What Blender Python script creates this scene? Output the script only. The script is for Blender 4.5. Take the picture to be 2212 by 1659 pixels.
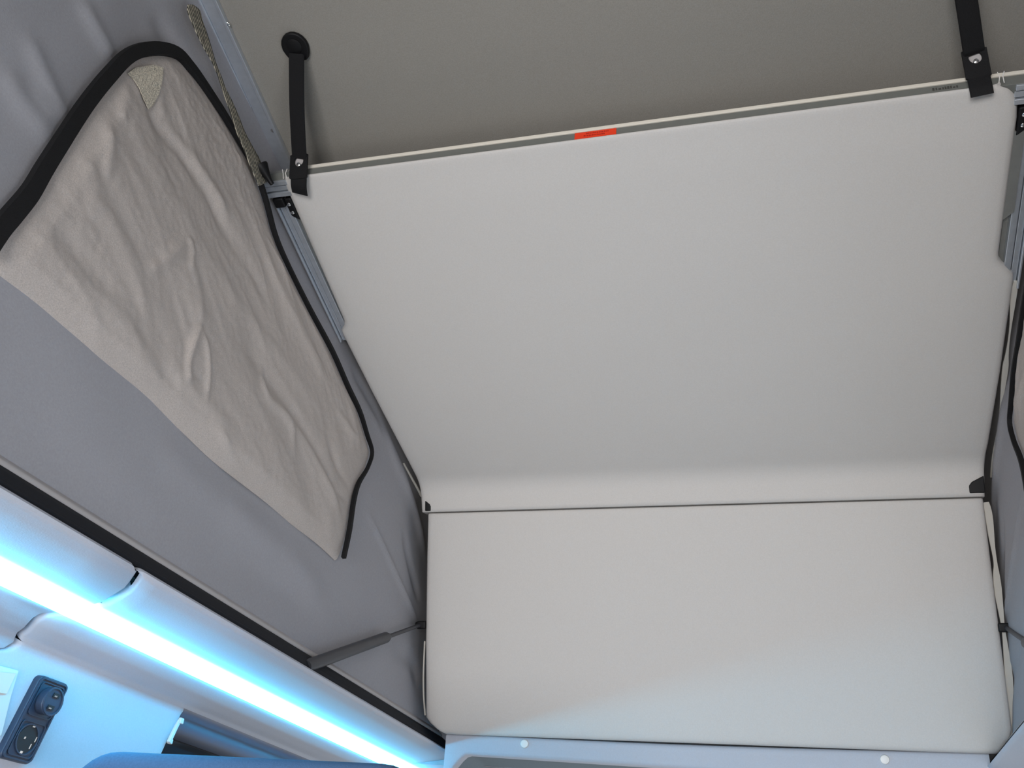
import bpy, bmesh, math, random
from mathutils import Vector, Matrix, noise

for o in list(bpy.data.objects):
    bpy.data.objects.remove(o, do_unlink=True)
scene = bpy.context.scene
C = scene.collection
random.seed(4)

# ------------------------------------------------------------------ camera
CAM = Vector((0.0, 0.0, 1.25))
FPX = 2110.0
RIGHT = Vector((0.9620, 0.2600, 0.0810)).normalized()
FWD = Vector((-0.2660, 0.8280, 0.4940)).normalized()
UP = RIGHT.cross(FWD).normalized()
RIGHT = FWD.cross(UP).normalized()
cam_d = bpy.data.cameras.new('camera')
cam_d.sensor_width = 36.0
cam_d.lens = 36.0 * FPX / 2212.0
cam_d.clip_start = 0.02
cam = bpy.data.objects.new('camera', cam_d)
C.objects.link(cam)
m3 = Matrix((RIGHT, UP, -FWD)).transposed()
cam.matrix_world = Matrix.Translation(CAM) @ m3.to_4x4()
scene.camera = cam

# ------------------------------------------------------------------ world: even overcast daylight
world = bpy.data.worlds.new('overcast')
scene.world = world
world.use_nodes = True
wn = world.node_tree.nodes
wn['Background'].inputs['Color'].default_value = (1.0, 0.985, 0.97, 1)
wn['Background'].inputs['Strength'].default_value = 1.0

# ------------------------------------------------------------------ unseen area lamps added as fill behind and beside the camera
def fill_lamp(name, loc, target, sx, sy, power, col, spread=180):
    d = bpy.data.lights.new(name, 'AREA')
    d.shape = 'RECTANGLE'; d.size = sx; d.size_y = sy
    d.energy = power; d.color = col; d.spread = math.radians(spread)
    o = bpy.data.objects.new(name, d)
    C.objects.link(o)
    o.location = loc
    o.rotation_euler = (Vector(target) - Vector(loc)).to_track_quat('-Z', 'Y').to_euler()
    return o
fill_lamp('rear_fill_lamp', (-0.23, -1.75, 0.95), (-0.23, 2.0, 1.9), 1.3, 1.1, 25.0, (1.0, 0.972, 0.95), 125)  # added lamp behind the camera, lights the boards from below
fill_lamp('right_fill_lamp', (0.56, 0.55, 0.95), (-0.9, 1.25, 1.40), 0.9, 0.7, 4.6, (1.0, 0.972, 0.95), 120)  # added lamp on the right to brighten the left canvas and flap
fill_lamp('left_fill_lamp', (-1.0, -0.75, 1.15), (0.4, 0.9, 1.9), 0.9, 0.55, 9.0, (1.0, 0.972, 0.942))  # unseen area lamp from the left; no window is built there

# ------------------------------------------------------------------ view
vs = scene.view_settings
vs.view_transform = 'Standard'
vs.look = 'None'
vs.exposure = 0.22
vs.gamma = 1.0
vs.use_curve_mapping = False

# ------------------------------------------------------------------ geometry of the van: positions worked out on real planes
def ray(x, y):
    return (RIGHT * ((x - 1106.0) / FPX) + UP * (-(y - 829.5) / FPX) + FWD)
def hit(x, y, p, n):
    d = ray(x, y)
    return CAM + d * ((Vector(p) - CAM).dot(n) / d.dot(n))
MID = -0.231                                     # centre line of the van

A15 = math.radians(15)
BN = Vector((0, 1.152, 2.392))                   # near lower edge of the upper bed board
BD = Vector((0, math.cos(A15), -math.sin(A15)))  # along the board, away from the camera
BH = Vector((0, -math.sin(A15), -math.cos(A15))) # out of the board, downwards
BLEN = 0.860
def bp(x, s, h=0.0):
    v = BN + BD * s + BH * h
    return Vector((x, v.y, v.z))
def bhit(px, py, h=0.0):
    return hit(px, py, BN + BH * h, BH)
LT = Vector((0, 2.004, 2.108))                   # fold line
LD = Vector((0, 0.335, -0.942)).normalized()
LH = Vector((0, -0.942, -0.335)).normalized()
LLEN = 0.497
def lp(x, s, h=0.0):
    v = LT + LD * s + LH * h
    return Vector((x, v.y, v.z))
def lhit(px, py, h=0.0):
    return hit(px, py, LT + LH * h, LH)
A13 = math.radians(13)
RP = Vector((0, 1.207, 2.485))
RH = Vector((0, -math.sin(A13), -math.cos(A13)))
def roof_z(y):
    return RP.z - (y - RP.y) * math.tan(A13)
def rhit(px, py, h=0.0):
    return hit(px, py, RP + RH * h, RH)
WP = Vector((-0.85, 0, 1.665))                   # left tent wall
WK = 0.042
WN = Vector((1, 0, WK)).normalized()
def whit(px, py, h=0.0):
    return hit(px, py, WP + WN * h, WN)
def wall_x(z):
    return -0.85 - WK * (z - 1.665)

# ------------------------------------------------------------------ materials
def lin(c):
    c = c / 255.0
    return c / 12.92 if c <= 0.04045 else ((c + 0.055) / 1.055) ** 2.4
def rgb(r, g, b):
    return (lin(r), lin(g), lin(b), 1.0)
def mat(name, col, rough=0.7, metal=0.0, noise_scale=0, noise_amt=0.0, bump=0.0, bump_scale=0, translucent=0.0,
        tcol=None, emit=None, estr=0.0, spec=0.5, sheen=0.0, weave=False):
    m = bpy.data.materials.new(name)
    m.use_nodes = True
    nt = m.node_tree; N = nt.nodes; L = nt.links
    b = N['Principled BSDF']; out = N['Material Output']
    b.inputs['Base Color'].default_value = col
    b.inputs['Roughness'].default_value = rough
    b.inputs['Metallic'].default_value = metal
    b.inputs['Specular IOR Level'].default_value = spec
    if sheen:
        b.inputs['Sheen Weight'].default_value = sheen
    if emit:
        b.inputs['Emission Color'].default_value = emit
        b.inputs['Emission Strength'].default_value = estr
    tc = N.new('ShaderNodeTexCoord')
    if noise_amt:
        nz = N.new('ShaderNodeTexNoise'); nz.inputs['Scale'].default_value = noise_scale
        nz.inputs['Detail'].default_value = 4
        L.new(tc.outputs['Object'], nz.inputs['Vector'])
        mr = N.new('ShaderNodeMapRange')
        mr.inputs['From Min'].default_value = 0.3; mr.inputs['From Max'].default_value = 0.7
        mr.inputs['To Min'].default_value = 1 - noise_amt; mr.inputs['To Max'].default_value = 1 + noise_amt
        L.new(nz.outputs['Fac'], mr.inputs['Value'])
        mx = N.new('ShaderNodeVectorMath'); mx.operation = 'SCALE'
        mx.inputs[0].default_value = col[:3]
        L.new(mr.outputs['Result'], mx.inputs['Scale'])
        L.new(mx.outputs['Vector'], b.inputs['Base Color'])
    if bump:
        nz2 = N.new('ShaderNodeTexNoise'); nz2.inputs['Scale'].default_value = bump_scale
        nz2.inputs['Detail'].default_value = 3
        L.new(tc.outputs['Object'], nz2.inputs['Vector'])
        bn = N.new('ShaderNodeBump'); bn.inputs['Strength'].default_value = bump
        bn.inputs['Distance'].default_value = 0.002
        L.new(nz2.outputs['Fac'], bn.inputs['Height'])
        L.new(bn.outputs['Normal'], b.inputs['Normal'])
    if translucent:
        t = N.new('ShaderNodeBsdfTranslucent'); t.inputs['Color'].default_value = tcol or col
        ms = N.new('ShaderNodeMixShader'); ms.inputs['Fac'].default_value = translucent
        L.new(b.outputs['BSDF'], ms.inputs[1]); L.new(t.outputs['BSDF'], ms.inputs[2])
        L.new(ms.outputs['Shader'], out.inputs['Surface'])
    return m

M = {
    'board': mat('board_fabric', rgb(207, 204, 201), 0.9, noise_scale=420, noise_amt=0.03, bump=0.15, bump_scale=700, spec=0.2),
    'board_edge': mat('board_edge_fabric', rgb(200, 196, 188), 0.9, spec=0.2),
    'ceiling': mat('ceiling_felt', rgb(147, 144, 138), 0.95, noise_scale=500, noise_amt=0.07, bump=0.3, bump_scale=600, spec=0.1),
    'canvas': mat('tent_canvas', rgb(160, 160, 166), 0.85, noise_scale=300, noise_amt=0.05, bump=0.12, bump_scale=500,
                  translucent=0.03, tcol=rgb(150, 145, 138), spec=0.25),
    'flap': mat('flap_canvas', rgb(194, 185, 179), 0.55, noise_scale=620, noise_amt=0.16, bump=0.2, bump_scale=450,
                translucent=0.10, tcol=rgb(170, 160, 145), spec=0.35),
    'black': mat('black_webbing', rgb(24, 24, 26), 0.75, bump=0.3, bump_scale=600, spec=0.25),
    'black_plastic': mat('black_plastic', rgb(20, 20, 22), 0.5, spec=0.25),
    'dark_rubber': mat('dark_rubber', rgb(34, 36, 42), 0.8, spec=0.2),
    'alu': mat('brushed_aluminium', rgb(206, 212, 220), 0.35, 0.7, noise_scale=90, noise_amt=0.05),
    'alu_dull': mat('dull_aluminium', rgb(150, 151, 148), 0.5, 0.6, noise_scale=60, noise_amt=0.04),
    'lip': mat('pale_edge_trim', rgb(226, 220, 208), 0.6),
    'clamp': mat('grey_clamp_strip', rgb(186, 182, 182), 0.6),
    'headliner': mat('headliner_fabric', rgb(188, 192, 202), 0.85, noise_scale=400, noise_amt=0.03, bump=0.1, bump_scale=500, spec=0.2),
    'plastic': mat('pale_plastic', rgb(208, 206, 204), 0.55, spec=0.3),
    'beige': mat('beige_plastic', rgb(214, 200, 182), 0.6),
    'bar_grey': mat('grey_bar_coating', rgb(112, 114, 110), 0.55, noise_scale=60, noise_amt=0.04),
    'shaded_lining': mat('lining_with_shade', rgb(122, 134, 142), 0.95, noise_scale=400, noise_amt=0.05, spec=0.1),  # lining tone darkened to stand for shade on the underside
    'red': mat('red_sticker', rgb(238, 62, 24), 0.6),
    'red_ink': mat('dark_red_ink', rgb(176, 30, 14), 0.7),
    'ink': mat('grey_ink', rgb(70, 70, 66), 0.8),
    'steel': mat('bright_steel', rgb(225, 225, 225), 0.2, 1.0),
    'socket': mat('navy_socket_plastic', rgb(44, 54, 72), 0.45),
    'socket_dark': mat('socket_well', rgb(16, 17, 22), 0.5),
    'seat': mat('seat_fabric', rgb(72, 88, 112), 0.9, noise_scale=350, noise_amt=0.08, bump=0.3, bump_scale=500, spec=0.2),
    'blind': mat('blind_cassette', rgb(62, 76, 98), 0.5),
    'snap': mat('white_snap', rgb(232, 230, 226), 0.4),
    'floor': mat('floor_vinyl', rgb(150, 145, 138), 0.6, noise_scale=20, noise_amt=0.1),
    'body': mat('body_lining', rgb(170, 170, 170), 0.8),
    'strut': mat('strut_paint', rgb(58, 60, 66), 0.45),
    'sparkle': mat('woven_patch', rgb(196, 188, 172), 0.5, noise_scale=420, noise_amt=0.45, bump=0.5, bump_scale=400),
    'thread': mat('white_thread', rgb(225, 222, 218), 0.8),
}
# LED diffuser: a lamp, gives off cool blue-white light
led = bpy.data.materials.new('led_diffuser'); led.use_nodes = True
_n = led.node_tree.nodes; _b = _n['Principled BSDF']
_b.inputs['Base Color'].default_value = (0.8, 0.9, 1, 1)
_b.inputs['Emission Color'].default_value = (0.05, 0.60, 1.0, 1)
_b.inputs['Emission Strength'].default_value = 37.0
M['led'] = led
# dark tinted glass
gl = bpy.data.materials.new('tinted_glass'); gl.use_nodes = True
_b = gl.node_tree.nodes['Principled BSDF']
_b.inputs['Base Color'].default_value = (0.012, 0.016, 0.024, 1); _b.inputs['Roughness'].default_value = 0.08
M['glass'] = gl
# woven insect mesh: fine bright lines across a darker net
ms_ = bpy.data.materials.new('insect_mesh'); ms_.use_nodes = True
nt = ms_.node_tree; N = nt.nodes; L = nt.links
b = N['Principled BSDF']; b.inputs['Roughness'].default_value = 0.8
tc = N.new('ShaderNodeTexCoord')
mp = N.new('ShaderNodeMapping'); mp.inputs['Rotation'].default_value = (math.radians(35), 0, 0)
L.new(tc.outputs['Object'], mp.inputs['Vector'])
wv = N.new('ShaderNodeTexWave'); wv.wave_type = 'BANDS'; wv.bands_direction = 'Z'
wv.inputs['Scale'].default_value = 62; wv.inputs['Distortion'].default_value = 1.2
L.new(mp.outputs['Vector'], wv.inputs['Vector'])
nz = N.new('ShaderNodeTexNoise'); nz.inputs['Scale'].default_value = 260
L.new(tc.outputs['Object'], nz.inputs['Vector'])
mu = N.new('ShaderNodeMath'); mu.operation = 'MULTIPLY'
L.new(wv.outputs['Fac'], mu.inputs[0]); L.new(nz.outputs['Fac'], mu.inputs[1])
cr = N.new('ShaderNodeValToRGB')
cr.color_ramp.elements[0].position = 0.12; cr.color_ramp.elements[0].color = rgb(92, 90, 84)
cr.color_ramp.elements[1].position = 0.5; cr.color_ramp.elements[1].color = rgb(240, 232, 212)
L.new(mu.outputs[0], cr.inputs['Fac']); L.new(cr.outputs['Color'], b.inputs['Base Color'])
tr = N.new('ShaderNodeBsdfTranslucent'); L.new(cr.outputs['Color'], tr.inputs['Color'])
mx = N.new('ShaderNodeMixShader'); mx.inputs['Fac'].default_value = 0.5
L.new(b.outputs['BSDF'], mx.inputs[1]); L.new(tr.outputs['BSDF'], mx.inputs[2])
L.new(mx.outputs['Shader'], N['Material Output'].inputs['Surface'])
M['mesh'] = ms_

# ------------------------------------------------------------------ object helpers
def mesh_obj(name, verts, faces, m, parent=None, smooth=False, origin=None):
    me = bpy.data.meshes.new(name)
    vv = [Vector(v) for v in verts]
    if origin is not None:
        vv = [v - Vector(origin) for v in vv]
    me.from_pydata(vv, [], faces)
    bm = bmesh.new(); bm.from_mesh(me)
    bmesh.ops.recalc_face_normals(bm, faces=bm.faces)
    bm.to_mesh(me); bm.free()
    me.materials.append(M[m])
    if smooth:
        me.polygons.foreach_set('use_smooth', [True] * len(me.polygons))
    o = bpy.data.objects.new(name, me)
    C.objects.link(o)
    if origin is not None:
        o.location = origin
    if parent:
        o.parent = parent
    return o
def soft(o, ang=40):
    """smooth shading with sharp creases kept"""
    me = o.data
    me.polygons.foreach_set('use_smooth', [True] * len(me.polygons))
    bm = bmesh.new(); bm.from_mesh(me)
    for e in bm.edges:
        if len(e.link_faces) == 2 and e.calc_face_angle(0) > math.radians(ang):
            e.smooth = False
    bm.to_mesh(me); bm.free()
    return o
def bevel(o, w, seg=2):
    md = o.modifiers.new('bevel', 'BEVEL'); md.width = w; md.segments = seg
    md.limit_method = 'ANGLE'; md.angle_limit = math.radians(35)
    o.data.polygons.foreach_set('use_smooth', [True] * len(o.data.polygons))
    wn_ = o.modifiers.new('wn', 'WEIGHTED_NORMAL'); wn_.keep_sharp = True
    return o
def empty(name, loc, label=None, cat=None, group=None):
    o = bpy.data.objects.new(name, None); C.objects.link(o)
    o.location = loc; o.empty_display_size = 0.02
    bpy.context.view_layer.update()
    if label: tag(o, label, cat, group)
    return o
def tag(o, label, cat, group=None):
    o['label'] = label; o['category'] = cat
    if group: o['group'] = group
    return o
def struct(o, label=None, cat=None):
    o['kind'] = 'structure'
    if label: o['label'] = label
    if cat: o['category'] = cat
    return o
def adopt(parent, *kids):
    """children keep their world place"""
    for k in kids:
        k.parent = parent
        k.matrix_parent_inverse = Matrix.Translation(-Vector(parent.location))
    return parent
def grid_faces(nu, nv):
    return [(i * nv + j, (i + 1) * nv + j, (i + 1) * nv + j + 1, i * nv + j + 1) for i in range(nu - 1) for j in range(nv - 1)]
def grid(name, rows, m, parent=None, smooth=True):
    nv = len(rows[0])
    return mesh_obj(name, [p for r in rows for p in r], grid_faces(len(rows), nv), m, parent, smooth)
def prism(name, pts, vec, m, parent=None):
    """closed polygon pushed along vec"""
    n = len(pts); v = [Vector(p) for p in pts] + [Vector(p) + Vector(vec) for p in pts]
    f = [tuple(range(n)), tuple(range(2 * n - 1, n - 1, -1))]
    f += [(i, (i + 1) % n, n + (i + 1) % n, n + i) for i in range(n)]
    return mesh_obj(name, v, f, m, parent)
def obox(name, c, ax, ay, az, sx, sy, sz, m, parent=None):
    c = Vector(c); ax, ay, az = (Vector(a).normalized() for a in (ax, ay, az))
    pts = [c + ax * (sx / 2 * i) + ay * (sy / 2 * j) - az * (sz / 2) for i, j in ((-1, -1), (1, -1), (1, 1), (-1, 1))]
    return prism(name, pts, az * sz, m, parent)
def tube(name, pts, rad, m, parent=None, seg=14):
    pts = [Vector(p) for p in pts]
    rad = rad if isinstance(rad, (list, tuple)) else [rad] * len(pts)
    rows = []
    for i, p in enumerate(pts):
        t = (pts[min(i + 1, len(pts) - 1)] - pts[max(i - 1, 0)]).normalized()
        a = t.cross(Vector((0.31, 0.2, 0.93))).normalized(); b_ = t.cross(a)
        rows.append([p + (a * math.cos(k * 2 * math.pi / seg) + b_ * math.sin(k * 2 * math.pi / seg)) * rad[i] for k in range(seg)])
    v = [p for r in rows for p in r]; f = []
    for i in range(len(rows) - 1):
        for k in range(seg):
            f.append((i * seg + k, i * seg + (k + 1) % seg, (i + 1) * seg + (k + 1) % seg, (i + 1) * seg + k))
    f.append(tuple(range(seg))); f.append(tuple((len(rows) - 1) * seg + k for k in range(seg)))
    return soft(mesh_obj(name, v, f, m, parent), 50)
def lathe(name, base, axis, prof, m, parent=None, seg=24):
    """prof: list of (distance along axis, radius)"""
    axis = Vector(axis).normalized(); base = Vector(base)
    return tube_axis(name, base, axis, prof, m, parent, seg)
def tube_axis(name, base, axis, prof, m, parent, seg):
    a = axis.cross(Vector((0.31, 0.2, 0.93))).normalized(); b_ = axis.cross(a)
    v = []; f = []
    for d, r in prof:
        for k in range(seg):
            v.append(base + axis * d + (a * math.cos(k * 2 * math.pi / seg) + b_ * math.sin(k * 2 * math.pi / seg)) * r)
    for i in range(len(prof) - 1):
        for k in range(seg):
            f.append((i * seg + k, i * seg + (k + 1) % seg, (i + 1) * seg + (k + 1) % seg, (i + 1) * seg + k))
    f.append(tuple(range(seg))); f.append(tuple((len(prof) - 1) * seg + k for k in range(seg)))
    return soft(mesh_obj(name, v, f, m, parent), 45)
def interp(tab, t):
    if t <= tab[0][0]: return tab[0][1]
    for (a, u), (b_, v) in zip(tab, tab[1:]):
        if t <= b_:
            k = (t - a) / (b_ - a) if b_ > a else 0
            return u + (v - u) * k
    return tab[-1][1]
def smooth_poly(pts, n=6):
    """Catmull-Rom through points"""
    P = [Vector(p) for p in pts]; out = []
    for i in range(len(P) - 1):
        p0 = P[max(i - 1, 0)]; p1 = P[i]; p2 = P[i + 1]; p3 = P[min(i + 2, len(P) - 1)]
        for k in range(n):
            t = k / n
            out.append(0.5 * ((2 * p1) + (p2 - p0) * t + (2 * p0 - 5 * p1 + 4 * p2 - p3) * t * t + (3 * p1 - p0 - 3 * p2 + p3) * t ** 3))
    out.append(P[-1]); return out
def ribbon(name, pts, nrm, width, thick, m, parent=None, widths=None):
    """flat band with thickness that follows pts, lying across nrm"""
    pts = [Vector(p) for p in pts]; nrm = Vector(nrm).normalized(); rows = []
    for i, p in enumerate(pts):
        t = (pts[min(i + 1, len(pts) - 1)] - pts[max(i - 1, 0)]).normalized()
        s = t.cross(nrm).normalized(); w = (widths[i] if widths else width) / 2
        rows.append([p - s * w, p - s * w * 0.9 + nrm * thick, p + s * w * 0.9 + nrm * thick, p + s * w])
    n = len(rows); v = [q for r in rows for q in r]
    f = grid_faces(n, 4) + [(i * 4 + 3, (i + 1) * 4 + 3, (i + 1) * 4, i * 4) for i in range(n - 1)] + [(0, 1, 2, 3), tuple(n * 4 - 4 + k for k in range(4))]
    return soft(mesh_obj(name, v, f, m, parent), 50)

# ================================================================== THE SETTING
# ---- ceiling: felt lining of the raised roof, sloping down away from the camera
XL_ROOF, XR_ROOF = -0.925, 0.465
rows = []
for i in range(60):
    y = -1.2 + 3.56 * i / 59
    rows.append([Vector((x, y, roof_z(y) - 0.02 * max(0, abs(x - MID) - 0.62) ** 2 / 0.01 * 0.03)) for x in
                 [XL_ROOF + (XR_ROOF - XL_ROOF) * j / 30 for j in range(31)]])
top = [[p + Vector((0, 0, 0.035)) for p in r] for r in rows]
nv_ = len(rows[0]); nr_ = len(rows); nn_ = nv_ * nr_
fa = grid_faces(nr_, nv_)
fa += [tuple(i + nn_ for i in f) for f in grid_faces(nr_, nv_)]
rim = [j for j in range(nv_)] + [i * nv_ + nv_ - 1 for i in range(1, nr_)] + [(nr_ - 1) * nv_ + j for j in range(nv_ - 2, -1, -1)] + [i * nv_ for i in range(nr_ - 2, 0, -1)]
fa += [(a, b_, b_ + nn_, a + nn_) for a, b_ in zip(rim, rim[1:] + rim[:1])]
ce = mesh_obj('ceiling', [p for r in rows + top for p in r], fa, 'ceiling', smooth=False)
struct(ce, 'grey felt ceiling of the raised pop-up roof', 'ceiling')

# ---- tent walls
def fold_noise(y, z):
    v = noise.noise((y * 2.3, z * 2.0, 1.7)) * 0.010
    v += noise.noise((y * 5 + z * 6, (z - 0.5 * y) * 2.2, 5.1)) * 0.004
    v += noise.noise((y * 14 - z * 5, z * 9, 9.1)) * 0.0012
    return v
def crease_list(creases):
    cre = []
    for px, h, w in creases:
        pts = smooth_poly([whit(*p) for p in px], 4)
        cre.append(([(p.y, p.z) for p in pts], h, w))
    return cre
def crease_height(y, z, cre):
    tot = 0
    for pts, h, w in cre:
        best = 1e9; bt = 0; n = len(pts)
        y0 = min(p[0] for p in pts) - 3 * w; y1 = max(p[0] for p in pts) + 3 * w
        if y < y0 or y > y1: continue
        for i in range(n - 1):
            ax, az = pts[i]; bx, bz = pts[i + 1]
            dx, dz = bx - ax, bz - az
            t = max(0, min(1, ((y - ax) * dx + (z - az) * dz) / (dx * dx + dz * dz + 1e-12)))
            d = (y - ax - dx * t) ** 2 + (z - az - dz * t) ** 2
            if d < best: best = d; bt = (i + t) / (n - 1)
        fall = min(1, 4 * bt + 0.15, 4 * (1 - bt) + 0.15)
        tot += h * math.exp(-best / (w * w)) * fall
    return tot
wall_cre = crease_list([
    ([(790, 1105), (850, 1230), (908, 1345)], .005, .008), ([(800, 880), (850, 990), (900, 1110), (925, 1200)], .008, .018), ([(870, 1150), (890, 1230), (912, 1300)], -.006, .014),
    ([(55, 80), (100, 180), (140, 270)], .006, .014), ([(0, 150), (50, 230), (110, 300)], .006, .018), ([(170, 0), (215, 80), (240, 120)], .007, .014),
    ([(70, 190), (100, 240), (120, 255)], .004, .008), ([(20, 1080), (170, 1120), (330, 1190)], -.006, .04), ([(420, 1230), (560, 1260), (700, 1340)], -.007, .04),
    ([(480, 1090), (600, 1180), (700, 1300)], .005, .03), ([(330, 960), (470, 1080), (600, 1190)], .004, .03), ([(850, 1400), (890, 1430), (912, 1480)], -.006, .02),
    ([(330, 30), (380, 110), (440, 220), (500, 350)], -.007, .02), ([(760, 800), (800, 870), (840, 980)], -.005, .012)])
ZB = 1.668
def canvas_grid(side):
    rows = []
    ys = [-1.2 + 1.6 * i / 30 for i in range(30)] + [0.4 + 1.94 * i / 200 for i in range(201)]
    for y in ys:
        zt = roof_z(y) + 0.004
        r = []
        for j in range(101):
            z = ZB + (zt - ZB) * j / 100
            edge = min(1, (z - ZB) / 0.08) * min(1, (zt - z) / 0.08)
            x = wall_x(z) + (fold_noise(y, z) * 0.75 + crease_height(y, z, wall_cre)) * edge
            # the cloth is drawn outwards next to the bed boards
            x -= 0.010 * max(0, (y - 1.75) / 0.5) ** 1.5 * edge
            x = min(x, wall_x(z) + 0.010)
            if side > 0:
                x = 2 * MID - x
            r.append(Vector((x, y, z)))
        rows.append(r)
    return rows
wl = struct(grid('wall_left', canvas_grid(-1), 'canvas'), 'dark grey tent canvas wall left of the bed boards', 'tent wall')
wr = struct(grid('wall_right', canvas_grid(1), 'canvas'), 'grey tent canvas wall right of the bed boards', 'tent wall')
for yy, nm, zlo in ((2.335, 'wall_front', 1.60), (-1.2, 'wall_back', 1.60)):
    rows = [[Vector((x, yy, zlo + (roof_z(yy) - zlo) * j / 20)) for j in range(21)] for x in [-1.05 + 1.64 * i / 20 for i in range(21)]]
    struct(grid(nm, rows, 'canvas'), 'grey tent canvas across the %s of the roof' % ('front' if yy > 0 else 'back'), 'tent wall')

# ---- window flap with its zip, on the left canvas (and its mirror on the right)
zip_px = [(-55, 540), (-25, 497), (0, 468), (38, 422), (68, 372), (100, 322), (160, 232), (212, 168), (258, 124), (310, 109), (360, 118), (392, 150), (420, 187), (470, 262),
          (527, 360), (553, 430), (575, 510), (603, 575), (650, 668), (700, 760), (735, 838), (760, 890), (776, 940), (787, 978), (777, 1012), (757, 1046), (746, 1085), (737, 1145), (724, 1206)]
zip_w = [0.026] * 3 + [.025, .024, .023, .022, .022, .021, .021, .019, .018, .015, .0125, .010, .0085, .007, .0055, .0065, .008, .0085, .008, .006, .004, .004, .007, .009, .0095, .008]
zip_pts = [whit(*p) for p in zip_px]
ZF0 = 1.862
itop = max(range(len(zip_pts)), key=lambda i: zip_pts[i].z)
left_tab = [(zip_pts[i].z, zip_pts[i].y) for i in range(itop + 1)]
# keep monotone
def mono(tab):
    out = [tab[0]]
    for a, b_ in tab[1:]:
        if a > out[-1][0] + 1e-4: out.append((a, b_))
    return out
left_tab = mono([(ZF0, left_tab[0][1] - 0.015)] + left_tab)
right_tab = mono([(ZF0, zip_pts[-1].y - 0.004)] + [(p.z, p.y) for p in reversed(zip_pts[itop:])])
ZTOP = max(left_tab[-1][0], right_tab[-1][0])
creases = [  # (pixels of the crease, height, half width)
    ([(372, 515), (383, 545), (377, 590)], .006, .007), ([(398, 703), (380, 750), (372, 800), (376, 828)], .010, .007),
    ([(400, 715), (412, 760), (415, 815), (412, 865)], .008, .006), ([(440, 925), (480, 990), (520, 1040)], .007, .007),
    ([(545, 790), (548, 855), (600, 915), (610, 985)], .008, .010), ([(205, 270), (203, 330), (195, 390)], .006, .010),
    ([(255, 185), (238, 230), (232, 260)], .006, .010), ([(290, 200), (315, 270), (370, 340), (430, 430), (470, 520)], -.007, .012),
    ([(350, 290), (400, 360), (440, 420), (470, 480)], .007, .012), ([(300, 330), (360, 440), (420, 560), (520, 700), (600, 800), (680, 900)], .006, .018),
    ([(520, 480), (580, 620), (650, 760), (720, 880)], .005, .014), ([(480, 720), (560, 830), (640, 940), (700, 1050)], -.008, .016),
    ([(280, 590), (330, 560), (372, 520)], .006, .010), ([(380, 560), (398, 640), (398, 700)], .005, .012), ([(560, 850), (640, 960), (720, 1120)], .008, .012),
    ([(250, 690), (340, 820), (440, 930)], -.006, .014), ([(100, 560), (200, 660), (320, 790), (430, 900), (560, 1050)], .005, .02),
    ([(700, 880), (735, 930), (760, 960)], .006, .010), ([(690, 960), (715, 1020), (742, 1052)], -.008, .010), ([(700, 1060), (725, 1075), (740, 1090)], -.006, .008),
    ([(330, 260), (322, 210), (315, 150)], .004, .012), ([(420, 420), (500, 560), (560, 660)], -.006, .014), ([(180, 430), (240, 560), (300, 700)], .006, .02),
    ([(90, 480), (140, 560), (210, 640)], -.005, .02), ([(150, 330), (170, 420), (165, 480)], .005, .018),
]
cre = crease_list(creases)
NR, NC = 200, 260
flap_rows = []
for i in range(NR):
    z = ZF0 + (ZTOP - ZF0) * (1 - (1 - i / (NR - 1)) ** 1.35)
    zrow = z
    ya = interp(left_tab, z); yb = max(interp(right_tab, z), ya + 1e-3)
    r = []
    for j in range(NC):
        y = ya + (yb - ya) * j / (NC - 1)
        z = zrow + 0.010 * (1 - i / (NR - 1)) ** 6 * noise.noise((y * 5.5, 0.3, 0.9))
        e = min(1, (y - ya) / 0.05) * min(1, (yb - y) / 0.09) * min(1, max(0, zrow - ZF0) / 0.03) * min(1, max(0, ZTOP - z) / 0.04 + 0.05)
        e = e ** 0.8 if e > 0 else 0
        al = 0.885 * y - 0.465 * z; pe = 0.465 * y + 0.885 * z
        al += 0.06 * noise.noise((y * 3, z * 3, 3.3)); pe += 0.035 * noise.noise((y * 4.2, z * 4.2, 7.7))
        h = 0.010 + 0.010 * noise.noise((al * 1.6, pe * 6, 0.4)) + 0.004 * noise.noise((al * 3, pe * 14, 2.2))
        h += 0.0022 * (1 - abs(noise.noise((al * 4, pe * 22, 5.2))) * 2)
        h += 0.0010 * noise.noise((al * 16, pe * 40, 8.8)) + 0.0008 * noise.noise((y * 90, z * 90, 1.1))
        h += crease_height(y, z, cre) * 0.62
        h = max(h, 0.002)
        lo = min(1, max(0, zrow - ZF0) / 0.05)
        r.append(Vector((wall_x(z) + 0.0015 + 0.0095 * lo ** 0.5 + h * e, y, z)))
    flap_rows.append(r)
zp = smooth_poly(zip_pts, 5)
zw = [interp([(k * 5, w) for k, w in enumerate(zip_w)], q) for q in range(len(zp))]
for side, wobj in ((-1, wl), (1, wr)):
    mir = (lambda p: p) if side < 0 else (lambda p: Vector((2 * MID - p.x, p.y, p.z)))
    fl = grid('window_flap', [[mir(p) for p in r] for r in flap_rows], 'flap', wobj)
    fl['label'] = 'wrinkled taupe canvas window flap'
    z_ = ribbon('zipper_band', [mir(p + WN * 0.014) for p in zp], mir(WN) if side < 0 else Vector((-1, 0, WK)), 0.02, 0.008, 'black', wobj, zw)
    z_['label'] = 'black zipper band around the window flap'
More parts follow.
